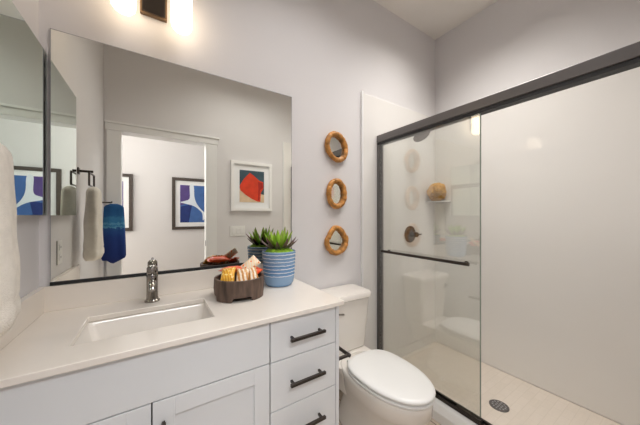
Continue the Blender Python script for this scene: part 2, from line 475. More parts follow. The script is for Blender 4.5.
# ------------------------------------------------------------------ vanity
CW, CD, ZC = 1.125, 0.565, 0.876
FY = -0.545          # face of the fronts
vn = thing('vanity_cabinet', 'white painted vanity cabinet with shaker doors and drawers under the sink', 'vanity', (0.55, -0.27, 0))
bm = BM()
box(bm, 0.002, 0.018, -0.523, -0.002, 0.10, 0.854); box(bm, 1.075, 1.093, -0.523, -0.002, 0.10, 0.854)
box(bm, 0.762, 0.780, -0.523, -0.002, 0.10, 0.854); box(bm, 0.018, 1.075, -0.523, -0.002, 0.10, 0.118); box(bm, 0.018, 1.075, -0.012, -0.002, 0.118, 0.854)
box(bm, 0.018, 1.075, -0.523, -0.505, 0.835, 0.854); box(bm, 0.018, 0.762, -0.523, -0.51, 0.665, 0.70)
for z in (0.69, 0.495, 0.30): box(bm, 0.78, 1.075, -0.523, -0.505, z - 0.015, z + 0.005)
obj('carcass', bm, M['cabdark'], vn)
obj('end_panel', bx(1.0935, 1.111, FY, -0.002, 0.001, 0.854), M['cab'], vn, bevel=0.0015)
obj('toe_kick', bx(0.002, 1.093, -0.47, -0.455, 0.001, 0.0995), M['cab'], vn)
obj('false_front', bx(0.003, 0.770, FY, -0.5235, 0.690, 0.848), M['cab'], vn, bevel=0.0015)


def pull(parent, p0, p1):
    """square bar pull standing off the front on two posts"""
    b = BM(); p0, p1 = Vector(p0), Vector(p1)
    d = (p1 - p0).normalized()
    tube(b, [p0, p1], 0.0085, 4, PI / 4)
    h = obj('handle', b, M['bronze'], parent, bevel=0.001, label='dark bronze bar pull')
    for q in (p0 + d * 0.016, p1 - d * 0.016):
        b = BM(); tube(b, [q, (q.x, FY - 0.0005, q.z)], 0.0062, 4, PI / 4)
        obj('post', b, M['bronze'], h)


def shaker(x0, x1, z0, z1, r=0.06):
    t = 0.021
    b = BM()
    box(b, x0, x0 + r, FY, FY + t, z0, z1); box(b, x1 - r, x1, FY, FY + t, z0, z1)
    box(b, x0 + r, x1 - r, FY, FY + t, z0, z0 + r); box(b, x0 + r, x1 - r, FY, FY + t, z1 - r, z1)
    d = obj('door', b, M['cab'], vn, bevel=0.0012)
    obj('door_panel', bx(x0 + r - 0.004, x1 - r + 0.004, FY + 0.009, FY + 0.018, z0 + r - 0.004, z1 - r + 0.004), M['cab'], d)
    return d


d1 = shaker(0.003, 0.3845, 0.112, 0.686)
pull(d1, (0.356, FY - 0.03, 0.47), (0.356, FY - 0.03, 0.63))
d2 = shaker(0.3885, 0.770, 0.112, 0.686)
pull(d2, (0.417, FY - 0.03, 0.47), (0.417, FY - 0.03, 0.632))
for z0, z1 in ((0.688, 0.848), (0.492, 0.684), (0.302, 0.488), (0.112, 0.298)):
    d = obj('drawer', bx(0.7745, 1.090, FY, -0.5235, z0, z1), M['cab'], vn, bevel=0.0015)
    zc = (z0 + z1) / 2
    pull(d, (0.848, FY - 0.03, zc), (1.014, FY - 0.03, zc))

# countertop with a sink cut-out
ct = thing('countertop', 'white quartz vanity countertop with backsplash and sink cut-out', 'countertop', (0.56, -0.28, 0.855))
HX0, HX1, HY0, HY1 = 0.180, 0.588, -0.436, -0.178
bm = BM()
xs, ys = [0.002, HX0, HX1, CW], [-CD, HY0, HY1, -0.002]
vt = {}
for k, z in enumerate((0.855, ZC)):
    for i, x in enumerate(xs):
        for j, y in enumerate(ys): vt[i, j, k] = bm.verts.new((x, y, z))
for k in (0, 1):
    for i in range(3):
        for j in range(3):
            if (i, j) != (1, 1): bm.faces.new([vt[i, j, k], vt[i + 1, j, k], vt[i + 1, j + 1, k], vt[i, j + 1, k]])
def side(a, b_): bm.faces.new([vt[a + (0,)], vt[b_ + (0,)], vt[b_ + (1,)], vt[a + (1,)]])
for i in range(3): side((i, 0), (i + 1, 0)); side((i, 3), (i + 1, 3)); side((0, i), (0, i + 1)); side((3, i), (3, i + 1))
for a, b_ in (((1, 1), (2, 1)), ((1, 2), (2, 2)), ((1, 1), (1, 2)), ((2, 1), (2, 2))): side(a, b_)
obj('worktop', bm, M['quartz'], ct, bevel=0.0025)
obj('back_splash', bx(0.002, CW, -0.020, -0.002, ZC + 0.0002, 0.978), M['quartz'], ct, bevel=0.0015)
obj('side_splash', bx(0.002, 0.021, -CD, -0.0205, ZC + 0.0002, 0.978), M['quartz'], ct, bevel=0.0015)

# undermount basin
sk = thing('sink', 'white rectangular undermount sink basin set into the countertop', 'sink', (0.384, -0.307, 0.70))
def rr(x0, x1, y0, y1, z, r, n=6):
    out = []
    for cx_, cy_, a0 in ((x1 - r, y1 - r, 0), (x0 + r, y1 - r, PI / 2), (x0 + r, y0 + r, PI), (x1 - r, y0 + r, 3 * PI / 2)):
        for k in range(n + 1):
            a = a0 + PI / 2 * k / n
            out.append(Vector((cx_ + r * math.cos(a), cy_ + r * math.sin(a), z)))
    return out
e = 0.006
bm = BM()
loft(bm, [rr(HX0 - 0.03, HX1 + 0.03, HY0 - 0.03, HY1 + 0.03, 0.838, 0.03), rr(HX0 - 0.03, HX1 + 0.03, HY0 - 0.03, HY1 + 0.03, 0.8545, 0.03),
          rr(HX0 - e, HX1 + e, HY0 - e, HY1 + e, 0.8545, 0.014), rr(HX0 + 0.002, HX1 - 0.002, HY0 + 0.002, HY1 - 0.002, 0.84, 0.02),
          rr(HX0 + 0.022, HX1 - 0.022, HY0 + 0.016, HY1 - 0.014, 0.76, 0.026), rr(HX0 + 0.034, HX1 - 0.034, HY0 + 0.026, HY1 - 0.022, 0.738, 0.03),
          rr(HX0 + 0.06, HX1 - 0.06, HY0 + 0.05, HY1 - 0.046, 0.731, 0.03), rr(0.36, 0.408, -0.331, -0.283, 0.727, 0.022)], cap0=False)
loft(bm, [rr(HX0 - 0.03, HX1 + 0.03, HY0 - 0.03, HY1 + 0.03, 0.838, 0.03), rr(HX0 + 0.0, HX1, HY0, HY1, 0.74, 0.03),
          rr(HX0 + 0.03, HX1 - 0.03, HY0 + 0.03, HY1 - 0.03, 0.717, 0.03)], cap0=False)
obj('basin', bm, M['ceramic'], sk, smooth=True)
bm = BM(); lathe(bm, [(0.021, 0.7275), (0.021, 0.731), (0.015, 0.7325), (0, 0.731)], (0.384, -0.307, 0), 24)
obj('drain', bm, M['gun'], sk, smooth=True, label='chrome sink drain')

# faucet
fx, fy = 0.384, -0.093
fc = thing('faucet', 'gunmetal single-lever bathroom faucet standing behind the sink', 'faucet', (fx, fy, ZC))
z0 = ZC + 0.0005
b = BM(); lathe(b, [(0.030, 0), (0.030, 0.006), (0.026, 0.010), (0.024, 0.012)], (fx, fy, z0), 32)
obj('base_ring', b, M['gun'], fc, smooth=True)
b = BM(); lathe(b, [(0.024, 0.0125), (0.0225, 0.04), (0.0225, 0.10), (0.0225, 0.118), (0.020, 0.124), (0, 0.126)], (fx, fy, z0), 32)
obj('body', b, M['gun'], fc, smooth=True)
b = BM(); tube(b, [(fx, fy - 0.012, z0 + 0.075), (fx, fy - 0.04, z0 + 0.094), (fx, fy - 0.08, z0 + 0.100), (fx, fy - 0.112, z0 + 0.092), (fx, fy - 0.122, z0 + 0.078)], [0.0165, 0.0155, 0.0145, 0.0135, 0.013], 20)
obj('spout', b, M['gun'], fc, smooth=True)
b = BM(); lathe(b, [(0.0195, 0.1265), (0.0220, 0.132), (0.0215, 0.152), (0.014, 0.163), (0, 0.165)], (fx, fy, z0), 28)
hd = obj('handle_cap', b, M['gun'], fc, smooth=True)
b = BM(); tube(b, [(fx, fy - 0.006, z0 + 0.150), (fx, fy - 0.035, z0 + 0.155), (fx, fy - 0.075, z0 + 0.160)], [0.008, 0.0065, 0.0055], 14)
obj('lever', b, M['gun'], hd, smooth=True)

# main mirror
mm = thing('wall_mirror', 'large frameless rectangular mirror on the wall above the vanity', 'mirror', (0.585, -0.003, 0.98))
obj('mirror_glass', bx(0.036, 1.135, -0.007, -0.002, 0.9935, 2.034), M['mirror'], mm)
obj('bottom_channel', bx(0.034, 1.135, -0.012, -0.002, 0.9795, 0.9933), M['black'], mm, label='dark metal channel along the lower edge')
b = BM(); box(b, 0.0335, 0.0358, -0.0075, -0.002, 0.9935, 2.036); box(b, 1.1352, 1.1375, -0.0075, -0.002, 0.9935, 2.036); box(b, 0.0335, 1.1375, -0.0075, -0.002, 2.0342, 2.0365)
obj('mirror_edge', b, M['edge'], mm)

# medicine cabinet on the left wall
mc = thing('medicine_cabinet', 'shallow mirrored medicine cabinet on the left wall above the towel', 'medicine cabinet', (0.012, -0.24, 1.268))
obj('cabinet_body', bx(0.001, 0.019, -0.466, -0.004, 1.270, 1.926), M['trim'], mc)
dd = obj('mirror_door', bx(0.0195, 0.0235, -0.469, -0.002, 1.268, 1.929), M['trim'], mc)
obj('door_glass', bx(0.0236, 0.0245, -0.4685, -0.0025, 1.2685, 1.9285), M['mirror_b'], dd)

# ------------------------------------------------------------------ vanity light
vl = thing('vanity_light', 'bronze two-shade vanity light glowing on the wall above the mirror', 'wall light', (0.39, -0.01, 2.2))
b = BM(); box(b, 0.335, 0.445, -0.024, -0.001, 2.228, 2.40)
bp = obj('backplate', b, M['plate'], vl, bevel=0.004)
obj('backplate_face', bx(0.343, 0.437, -0.028, -0.0245, 2.236, 2.392), M['bronze'], bp, bevel=0.002)
b = BM(); tube(b, [(0.24, -0.10, 2.405), (0.54, -0.10, 2.405)], 0.009, 12); tube(b, [(0.39, -0.0285, 2.37), (0.39, -0.07, 2.39), (0.39, -0.10, 2.405)], 0.009, 12)
obj('arm', b, M['plate'], vl, smooth=True)
for x in (0.280, 0.502):
    b = BM(); lathe(b, [(0, 2.148), (0.018, 2.150), (0.034, 2.157), (0.043, 2.170), (0.046, 2.19), (0.046, 2.375), (0.03, 2.382)], (x, -0.10, 0), 32)
    sh = obj('lamp_shade', b, M['shade'], vl, smooth=True, label='glowing white glass cylinder shade')
    b = BM(); lathe(b, [(0.024, 2.3825), (0.024, 2.40), (0.012, 2.415), (0, 2.415)], (x, -0.10, 0), 24)
    obj('shade_collar', b, M['plate'], sh, smooth=True)

# ------------------------------------------------------------------ toilet
TX = 1.446
DZT = -0.024
tl = thing('toilet', 'white two-piece toilet with closed lid between the vanity and the shower', 'toilet', (TX, -0.4, 0))
def egg(yc, a, lf, lb, z, n=56, eb=2.8, ef=2.1, dx=0.0):
    out = []
    for i in range(n):
        th = 2 * PI * i / n
        s, c = math.sin(th), math.cos(th)
        e_ = ef if c > 0 else eb
        x = a * math.copysign(abs(s) ** (2 / e_), s)
        y = (lf if c > 0 else lb) * math.copysign(abs(c) ** (2 / e_), c)
        out.append(Vector((TX + x + dx, yc - y, z + (DZT if z > 0.3 else 0))))
    return out
BYC = -0.516
bm = BM()
loft(bm, [egg(-0.42, 0.118, 0.205, 0.26, 0.001), egg(-0.42, 0.118, 0.205, 0.26, 0.02), egg(-0.42, 0.108, 0.195, 0.25, 0.05), egg(-0.44, 0.100, 0.19, 0.24, 0.14),
          egg(-0.47, 0.112, 0.205, 0.25, 0.21), egg(-0.50, 0.142, 0.235, 0.26, 0.28), egg(-0.525, 0.156, 0.255, 0.275, 0.34), egg(BYC, 0.163, 0.265, 0.285, 0.385),
          egg(BYC, 0.165, 0.268, 0.287, 0.404), egg(BYC, 0.159, 0.262, 0.28, 0.41), egg(BYC, 0.12, 0.20, 0.2, 0.41)])
obj('bowl', bm, M['ceramic'], tl, smooth='all')
bm = BM()   # deck behind the bowl that carries the tank
loft(bm, [rr(TX - 0.10, TX + 0.10, -0.34, -0.05, 0.20, 0.05), rr(TX - 0.125, TX + 0.125, -0.34, -0.035, 0.32, 0.05),
          rr(TX - 0.150, TX + 0.150, -0.33, -0.03, 0.355, 0.04), rr(TX - 0.152, TX + 0.152, -0.33, -0.03, 0.374, 0.04), rr(TX - 0.146, TX + 0.146, -0.325, -0.035, 0.380, 0.04)])
obj('tank_deck', bm, M['ceramic'], tl, smooth=True)
bm = BM()
loft(bm, [egg(BYC, 0.150, 0.255, 0.18, 0.4125, eb=3), egg(BYC, 0.164, 0.268, 0.19, 0.4135, eb=3), egg(BYC, 0.168, 0.274, 0.195, 0.418, eb=3), egg(BYC, 0.169, 0.275, 0.195, 0.425, eb=3), egg(BYC, 0.165, 0.270, 0.19, 0.429, eb=3), egg(BYC, 0.150, 0.255, 0.18, 0.430, eb=3)])
obj('seat', bm, M['plastic'], tl, smooth=True)
bm = BM()
loft(bm, [egg(BYC, 0.150, 0.255, 0.18, 0.4345, eb=3), egg(BYC, 0.165, 0.270, 0.193, 0.4355, eb=3), egg(BYC, 0.169, 0.276, 0.197, 0.440, eb=3), egg(BYC, 0.169, 0.277, 0.198, 0.447, eb=3), egg(BYC, 0.164, 0.272, 0.193, 0.4535, eb=3),
          egg(BYC, 0.150, 0.255, 0.178, 0.4575, eb=3), egg(BYC, 0.11, 0.19, 0.13, 0.4605, eb=3), egg(BYC, 0.05, 0.08, 0.06, 0.4615, eb=3)])
obj('lid', bm, M['plastic'], tl, smooth='all')
for sx in (-0.075, 0.075):
    b = BM(); tube(b, [(TX + sx - 0.022, -0.318, 0.400), (TX + sx + 0.022, -0.318, 0.400)], 0.012, 14)
    obj('hinge', b, M['plastic'], tl, smooth=True)
bm = BM()
loft(bm, [rr(TX - 0.150, TX + 0.150, -0.196, -0.035, 0.3815, 0.035), rr(TX - 0.158, TX + 0.158, -0.205, -0.03, 0.389, 0.035), rr(TX - 0.166, TX + 0.166, -0.212, -0.026, 0.50, 0.03),
          rr(TX - 0.182, TX + 0.182, -0.222, -0.02, 0.715, 0.03)])
tk = obj('tank', bm, M['ceramic'], tl, smooth=True)
bm = BM()
loft(bm, [rr(TX - 0.188, TX + 0.188, -0.228, -0.016, 0.7165, 0.035), rr(TX - 0.195, TX + 0.195, -0.236, -0.014, 0.722, 0.04), rr(TX - 0.196, TX + 0.196, -0.237, -0.014, 0.745, 0.04),
          rr(TX - 0.188, TX + 0.188, -0.229, -0.018, 0.757, 0.04), rr(TX - 0.16, TX + 0.16, -0.20, -0.03, 0.7605, 0.04)])
obj('tank_lid', bm, M['ceramic'], tl, smooth=True)
b = BM(); lathe(b, [(0.013, 0.0), (0.013, 0.008), (0.006, 0.012), (0.006, 0.02)], (TX - 0.135, -0.2225, 0.665), 18, 'y'); tube(b, [(TX - 0.137, -0.243, 0.665), (TX - 0.095, -0.246, 0.657), (TX - 0.07, -0.247, 0.652)], [0.006, 0.0055, 0.007], 10)
obj('flush_lever', b, M['gun'], tl, smooth=True)
for sx in (-1, 1):
    b = BM(); lathe(b, [(0.016, 0.001), (0.016, 0.014), (0.011, 0.022), (0, 0.024)], (TX + sx * 0.134, -0.36, 0), 16)
    obj('bolt_cap', b, M['plastic'], tl, smooth=True)

# toilet paper holder on the vanity side panel (no roll)
tp = thing('toilet_paper_holder', 'empty dark bronze toilet paper holder on the vanity side beside the toilet', 'toilet paper holder', (1.112, -0.46, 0.57))
b = BM(); lathe(b, [(0.022, 0.0), (0.022, 0.006), (0.012, 0.01)], (1.1108, -0.51, 0.578), 20, 'x')
obj('flange', b, M['bronze'], tp, smooth=True)
b = BM(); tube(b, [(1.12, -0.51, 0.578), (1.204, -0.51, 0.578)], 0.0085, 12)
obj('arm', b, M['bronze'], tp, smooth=True)
b = BM(); tube(b, [(1.197, -0.518, 0.578), (1.197, -0.37, 0.578)], 0.009, 12)
obj('roll_bar', b, M['bronze'], tp, smooth=True)

# ------------------------------------------------------------------ towels, rings and hook
tr = thing('towel_ring', 'dark square towel ring on the left wall beside the medicine cabinet', 'towel ring', (0.03, -0.615, 1.42))
b = BM(); box(b, 0.0005, 0.008, -0.648, -0.608, 1.52, 1.56)
obj('wall_plate', b, M['bronze'], tr, bevel=0.002)
b = BM(); tube(b, [(0.008, -0.628, 1.54), (0.072, -0.628, 1.54)], 0.0075, 12)
obj('arm', b, M['bronze'], tr, smooth=True)
b = BM()
c = [(0.064, -0.555, 1.525), (0.064, -0.70, 1.525), (0.064, -0.70, 1.450), (0.064, -0.555, 1.450)]
for p, q in zip(c, c[1:] + c[:1]): tube(b, [p, q], 0.0052, 8)
obj('ring', b, M['bronze'], tr, smooth=True)


def towel(name, mat, cx_, cyy, z0, z1, half, thick, label, along='y', seed=0, top_half=None, lobe=0.0, band=None):
    """closed drape: a thick soft fold, narrow at the gathered top, wavy below"""
    b = BM(); nz, n = 34, 56
    loops = []
    for k in range(nz + 1):
        f = k / nz
        z = z0 + (z1 - z0) * f
        hw = half + ((top_half or half) - half) * (f ** 1.6)
        if f > 0.93: hw *= math.sqrt(max(0.05, 1 - ((f - 0.93) / 0.075) ** 2))
        th = thick * (1 - 0.25 * f)
        if f > 0.9: th *= math.sqrt(max(0.08, 1 - ((f - 0.9) / 0.105) ** 2))
        if f < 0.05: hw *= 0.9 + 2 * f; th *= 0.72 + 5.6 * f
        if band and band[0] < f < band[1]: th *= 0.93; hw *= 0.985
        lp = []
        for i in range(n):
            a = 2 * PI * i / n
            ca, sa = math.cos(a), math.sin(a)
            s = hw * math.copysign(abs(ca) ** 0.62, ca)
            w = th * math.copysign(abs(sa) ** 0.72, sa)
            fold = math.sin(s / half * 6.5 + seed + 0.8 * f) * 0.10 * thick * (1.1 - 0.5 * f)
            w += fold + 0.10 * thick * noise.noise(Vector((s * 30, f * 5, seed)))
            zz = z
            if lobe: zz += lobe * (1 - f) ** 2 * (-math.cos(s / half * PI * 1.35) + 0.45 * s / half)
            lp.append(Vector((cx_ + w, cyy + s, zz)) if along == 'y' else Vector((cx_ + s, cyy + w, zz)))
        loops.append(lp)
    loft(b, loops)
    return tag(obj(name, b, mat, smooth='all'), label, 'towel')


towel('hand_towel', M['ivory'], 0.078, -0.612, 1.0, 1.4435, 0.108, 0.041, 'ivory terry hand towel hanging from the square ring on the left wall', seed=1.0, top_half=0.075, band=(0.12, 0.17))
hk = thing('robe_hook', 'small dark robe hook on the left wall holding the blue towel', 'hook', (0.03, -1.35, 1.33))
b = BM(); lathe(b, [(0.018, 0.0005), (0.018, 0.006), (0.010, 0.009)], (0, -1.35, 1.379), 18, 'x')
obj('wall_plate', b, M['bronze'], hk, smooth=True)
b = BM(); tube(b, [(0.009, -1.35, 1.379), (0.075, -1.35, 1.379), (0.085, -1.35, 1.388)], 0.0065, 10)
obj('peg', b, M['bronze'], hk, smooth=True)
towel('bath_towel', M['btowel'], 0.096, -1.35, 0.875, 1.37, 0.084, 0.042, 'navy and teal patterned towel hanging beside the doorway, seen in the mirror', along='x', seed=2.2, top_half=0.066, lobe=0.018)

# ------------------------------------------------------------------ switch and outlet plates
sp = thing('light_switch', 'white three-gang light switch plate on the wall beside the doorway', 'light switch', (1.207, YF, 1.03))
obj('cover_plate', bx(1.120, 1.294, YF + 0.0005, YF + 0.006, 1.028, 1.146), M['plastic'], sp, bevel=0.002)
for k in range(3):
    x = 1.207 + (k - 1) * 0.046
    obj('rocker', bx(x - 0.0165, x + 0.0165, YF + 0.0062, YF + 0.0095, 1.054, 1.120), M['trim'], sp, bevel=0.0015)
ou = thing('wall_outlet', 'white electrical outlet on the left wall above the side backsplash', 'outlet', (0.0, -0.265, 1.03))
obj('cover_plate', bx(0.0005, 0.006, -0.300, -0.230, 1.030, 1.147), M['plastic'], ou, bevel=0.002)
for z in (1.064, 1.113):
    s_ = obj('socket', bx(0.0062, 0.008, -0.282, -0.248, z - 0.015, z + 0.015), M['trim'], ou, bevel=0.002)
    b = BM()
    for y in (-0.271, -0.259): box(b, 0.0081, 0.0084, y - 0.001, y + 0.001, z - 0.005, z + 0.005)
    obj('slots', b, M['black'], s_)

# ------------------------------------------------------------------ framed art


def poly(bm, pts, y0, y1):
    """flat shape in the xz plane given thickness y0..y1"""
    loft(bm, [[Vector((x, y, z)) for x, z in pts] for y in (y0, y1)])


def frame(name, label, x0, x1, z0, z1, yw, fw, matw, fmat, dep):
    """picture on a wall that faces +y; returns the thing and the print rectangle"""
    t = thing(name, label, 'framed picture', ((x0 + x1) / 2, yw, z0))
    b = BM()
    for a in ((x0, x1, z0, z0 + fw), (x0, x1, z1 - fw, z1), (x0, x0 + fw, z0 + fw, z1 - fw), (x1 - fw, x1, z0 + fw, z1 - fw)):
        box(b, a[0], a[1], yw + 0.0005, yw + dep, a[2], a[3])
    obj('frame', b, fmat, t)
    obj('mat_board', bx(x0 + fw, x1 - fw, yw + 0.001, yw + dep * 0.45, z0 + fw, z1 - fw), M['mat'], t)
    p = (x0 + fw + matw[0], x1 - fw - matw[0], z0 + fw + matw[1], z1 - fw - matw[1])
    return t, p, yw + dep * 0.45


def pt(p, u, v): return (p[0] + (p[1] - p[0]) * u, p[2] + (p[3] - p[2]) * v)


def smooth_poly(pts, n=6):
    out = []
    L_ = len(pts)
    for i in range(L_):
        p0, p1, p2, p3 = [Vector(pts[(i + k - 1) % L_]) for k in range(4)]
        for j in range(n):
            t_ = j / n
            q = 0.5 * ((2 * p1) + (-p0 + p2) * t_ + (2 * p0 - 5 * p1 + 4 * p2 - p3) * t_ ** 2 + (-p0 + 3 * p1 - 3 * p2 + p3) * t_ ** 3)
            out.append((q.x, q.y))
    return out


def flat(c, name, var=0.12): return pbr(name, c, 0.8, var=var, vscale=14)


A_blue, A_navy, A_purp = flat(srgb(70, 108, 172), 'print_blue'), flat(srgb(38, 56, 122), 'print_navy'), flat(srgb(92, 74, 138), 'print_purple')
A_white = flat(srgb(226, 234, 244), 'print_white', 0.03)
A_red, A_teal, A_sand, A_dk = flat(srgb(222, 66, 36), 'print_red', 0.15), flat(srgb(62, 84, 96), 'print_teal'), flat(srgb(226, 200, 168), 'print_sand'), flat(srgb(170, 40, 30), 'print_dark_red')


def blue_art(label, x0, x1, z0, z1, flip):
    t, p, y = frame('framed_print', label, x0, x1, z0, z1, YH, 0.042, (0.062, 0.062), M['fdark'], 0.03)
    t['group'] = 'blue framed prints on the hall wall'
    q = lambda u, v: pt(p, (1 - u) if flip else u, v)
    y0 = y + 0.0003
    b = BM(); poly(b, [q(0, 0), q(1, 0), q(1, 1), q(0, 1)], y0, y0 + 0.001)
    pr = obj('print', b, A_blue, t)
    b = BM(); poly(b, [q(0.55, 0.55), q(0.58, 1), q(1, 1), q(1, 0.45)], y0 + 0.0011, y0 + 0.0016); obj('purple_field', b, A_purp, pr)
    b = BM(); poly(b, [q(0.52, 0.5), q(1, 0.42), q(1, 0), q(0.66, 0)], y0 + 0.0011, y0 + 0.0016); obj('navy_field', b, A_navy, pr)
    b = BM()
    poly(b, smooth_poly([q(0.62, 0.995), q(0.46, 0.995), q(0.43, 0.7), q(0.34, 0.52), q(0.16, 0.36), q(0.01, 0.26), q(0.01, 0.10), q(0.08, 0.06), q(0.10, 0.24),
                         q(0.26, 0.36), q(0.48, 0.45), q(0.78, 0.50), q(0.99, 0.54), q(0.80, 0.58), q(0.62, 0.66)], 5), y0 + 0.0018, y0 + 0.0026)
    obj('white_sweep', b, A_white, pr)
    return t


BZ0, BZ1 = 1.062, 1.826
blue_art('right dark framed blue print of the pair on the hall wall beyond the doorway', 0.60, 1.14, BZ0, BZ1, True)
blue_art('left dark framed print on the hall wall, mostly hidden by the door jamb', -0.40, 0.142, BZ0, BZ1, False)

t, p, y = frame('framed_print', 'white framed abstract print with an orange red shape, above the light switch', 1.128, 1.628, 1.325, 1.912, YF, 0.035, (0.065, 0.068), M['fwhite'], 0.03)
y0 = y + 0.0003
q = lambda u, v: pt(p, u, v)
b = BM(); poly(b, [q(0, 0), q(1, 0), q(1, 1), q(0, 1)], y0, y0 + 0.001); pr = obj('print', b, A_teal, t)
b = BM(); poly(b, [q(0, 0), q(1, 0), q(1, 0.25), q(0, 0.42)], y0 + 0.0011, y0 + 0.0016); obj('sand_field', b, A_sand, pr)
b = BM(); poly(b, [q(0.03, 0.36), q(0.0, 0.50), q(0.16, 0.72), q(0.40, 0.93), q(0.55, 0.86), q(0.80, 0.70), q(0.96, 0.66), q(0.97, 0.46), q(0.86, 0.30), q(0.84, 0.02), q(0.72, 0.03), q(0.50, 0.10), q(0.25, 0.22)], y0 + 0.0018, y0 + 0.0024)
obj('red_shape', b, A_red, pr)
b = BM(); poly(b, [q(0.74, 0.66), q(0.94, 0.63), q(0.95, 0.48), q(0.83, 0.40), q(0.80, 0.06), q(0.74, 0.08), q(0.76, 0.42)], y0 + 0.0026, y0 + 0.003)
obj('dark_red_shape', b, A_dk, pr)

# ------------------------------------------------------------------ three small driftwood mirrors


def drift_mirror(label, zc, rx, rz, tilt, seed, peak, glass_hint):
    xc = 1.490
    t = thing('driftwood_mirror', label, 'mirror', (xc, -0.004, zc), 'small driftwood framed wall mirrors')
    def outline(a, k=1.0):
        x, z = rx * k * math.cos(a), rz * k * math.sin(a)
        if peak: z += peak * max(0, math.sin(a)) ** 6 * k; x *= 1 + 0.10 * abs(math.cos(a)) * (1 if math.sin(a) < 0.3 else 0)
        c_, s_ = math.cos(tilt), math.sin(tilt)
        return x * c_ - z * s_, x * s_ + z * c_
    npiece = 8
    for k in range(npiece):       # lengths of driftwood laid end to end round the glass
        b = BM(); pts, rad = [], []
        for j in range(9):
            f = j / 8
            a = 2 * PI * (k + f * 1.10 - 0.05) / npiece + seed
            x, z = outline(a)
            wob = 0.004 * noise.noise(Vector((a * 2.3, seed, k)))
            x *= 1 + wob * 5; z *= 1 + wob * 5
            pts.append((xc + x, -0.021 + (0.0015 if k % 2 else -0.0015), zc + z))
            rad.append(0.0185 * (0.94 + 0.10 * math.sin(PI * min(1, max(0, f * 0.9 + 0.05)))) * (1 + 0.2 * noise.noise(Vector((f * 4, k * 3.1, seed)))))
        tube(b, pts, rad, 10)
        obj('driftwood_piece', b, M['drift'], t, smooth='all')
    b = BM()
    poly(b, [(xc + outline(2 * PI * i / 40)[0] * 0.97, zc + outline(2 * PI * i / 40)[1] * 0.97) for i in range(40)], -0.012, -0.003)
    obj('mirror_glass', b, M['mirror'], t)


drift_mirror('top one of three small driftwood framed mirrors, tilted oval', 1.760, 0.080, 0.094, math.radians(24), 0.3, 0, 0)
drift_mirror('middle one of three small driftwood framed mirrors, upright narrow oval', 1.425, 0.071, 0.092, 0.0, 1.1, 0, 0)
drift_mirror('bottom one of three small driftwood framed mirrors, with a pointed top', 1.082, 0.078, 0.083, math.radians(4), 2.0, 0.016, 0)

# ------------------------------------------------------------------ potted succulent
PX, PY = 0.988, -0.143
pl = thing('potted_succulent', 'spiky green and purple succulent in a blue banded ceramic pot', 'potted plant', (PX, PY, ZC + 0.0005))
b = BM()
prof = [(0.0, 0.0), (0.066, 0.0), (0.073, 0.004), (0.081, 0.018), (0.086, 0.045)]
for k in range(40):
    z = 0.05 + 0.136 * k / 39
    prof.append((0.087 + 0.007 * (z - 0.05) / 0.136 + 0.0012 * math.sin(z / 0.0192 * 2 * PI), z))
prof += [(0.0945, 0.190), (0.091, 0.192), (0.087, 0.188), (0.085, 0.165), (0.0, 0.160)]
lathe(b, prof, (PX, PY, ZC + 0.0005), 56)
obj('pot', b, M['pot'], pl, smooth=True)
b = BM()
bmesh.ops.create_uvsphere(b, u_segments=48, v_segments=24, radius=1.0)
for q_ in b.verts:
    n = q_.co.normalized()
    d = 1 + 0.10 * noise.noise(n * 7) + 0.07 * noise.noise(n * 19)
    q_.co = Vector((n.x * 0.083 * d, n.y * 0.083 * d, max(-0.012, n.z * 0.032 * (d + 0.25 * noise.noise(n * 12))))) + Vector((PX, PY, ZC + 0.178))
obj('moss', b, M['moss'], pl, smooth='all')


def leaf(b, az, elev, length, width, bend):
    d = Vector((math.cos(az), math.sin(az), 0)); side_ = Vector((-math.sin(az), math.cos(az), 0))
    base = Vector((PX, PY, ZC + 0.188)) + d * 0.012
    loops = []; pos = base.copy(); el = elev; n = 9
    for k in range(n + 1):
        f = k / n
        t_ = d * math.cos(el) + Vector((0, 0, 1)) * math.sin(el)
        nrm = side_.cross(t_).normalized()
        w = width * (0.75 + 0.9 * f - 0.2 * f * f) * (1 - f ** 2.2) + 0.0006
        th = 0.0055 * (1 - f) + 0.0005
        loops.append([pos + side_ * w + nrm * (-th * 0.6 - w * 0.25) * -1, pos + nrm * -th * 0.2 * -1 * 0 + nrm * 0.0, pos - side_ * w + nrm * (th * 0.6 + w * 0.25), pos - nrm * th * 1.2])
        pos = pos + t_ * (length / n); el += bend / n
    loft(b, loops)


rng = random.Random(4)
b = BM()
for k in range(6): leaf(b, k * 2.4 + 0.4, math.radians(76 - 3 * (k % 3)), 0.150 - 0.006 * k + rng.uniform(-.008, .006), 0.0165, math.radians(-4))
for k in range(7): leaf(b, k * 0.898 + 0.9, math.radians(53 + rng.uniform(-5, 5)), 0.134 + rng.uniform(-.012, .01), 0.0165, math.radians(6))
obj('inner_leaves', b, M['leafg'], pl, smooth=True, label='bright green upright inner leaves')
b = BM()
for k in range(11): leaf(b, k * 0.5712 + 0.2, math.radians(27 + rng.uniform(-9, 10)), 0.122 + rng.uniform(-.014, .012), 0.0150, math.radians(16))
obj('outer_leaves', b, M['leafp'], pl, smooth=True, label='dark green outer leaves with purple tips')

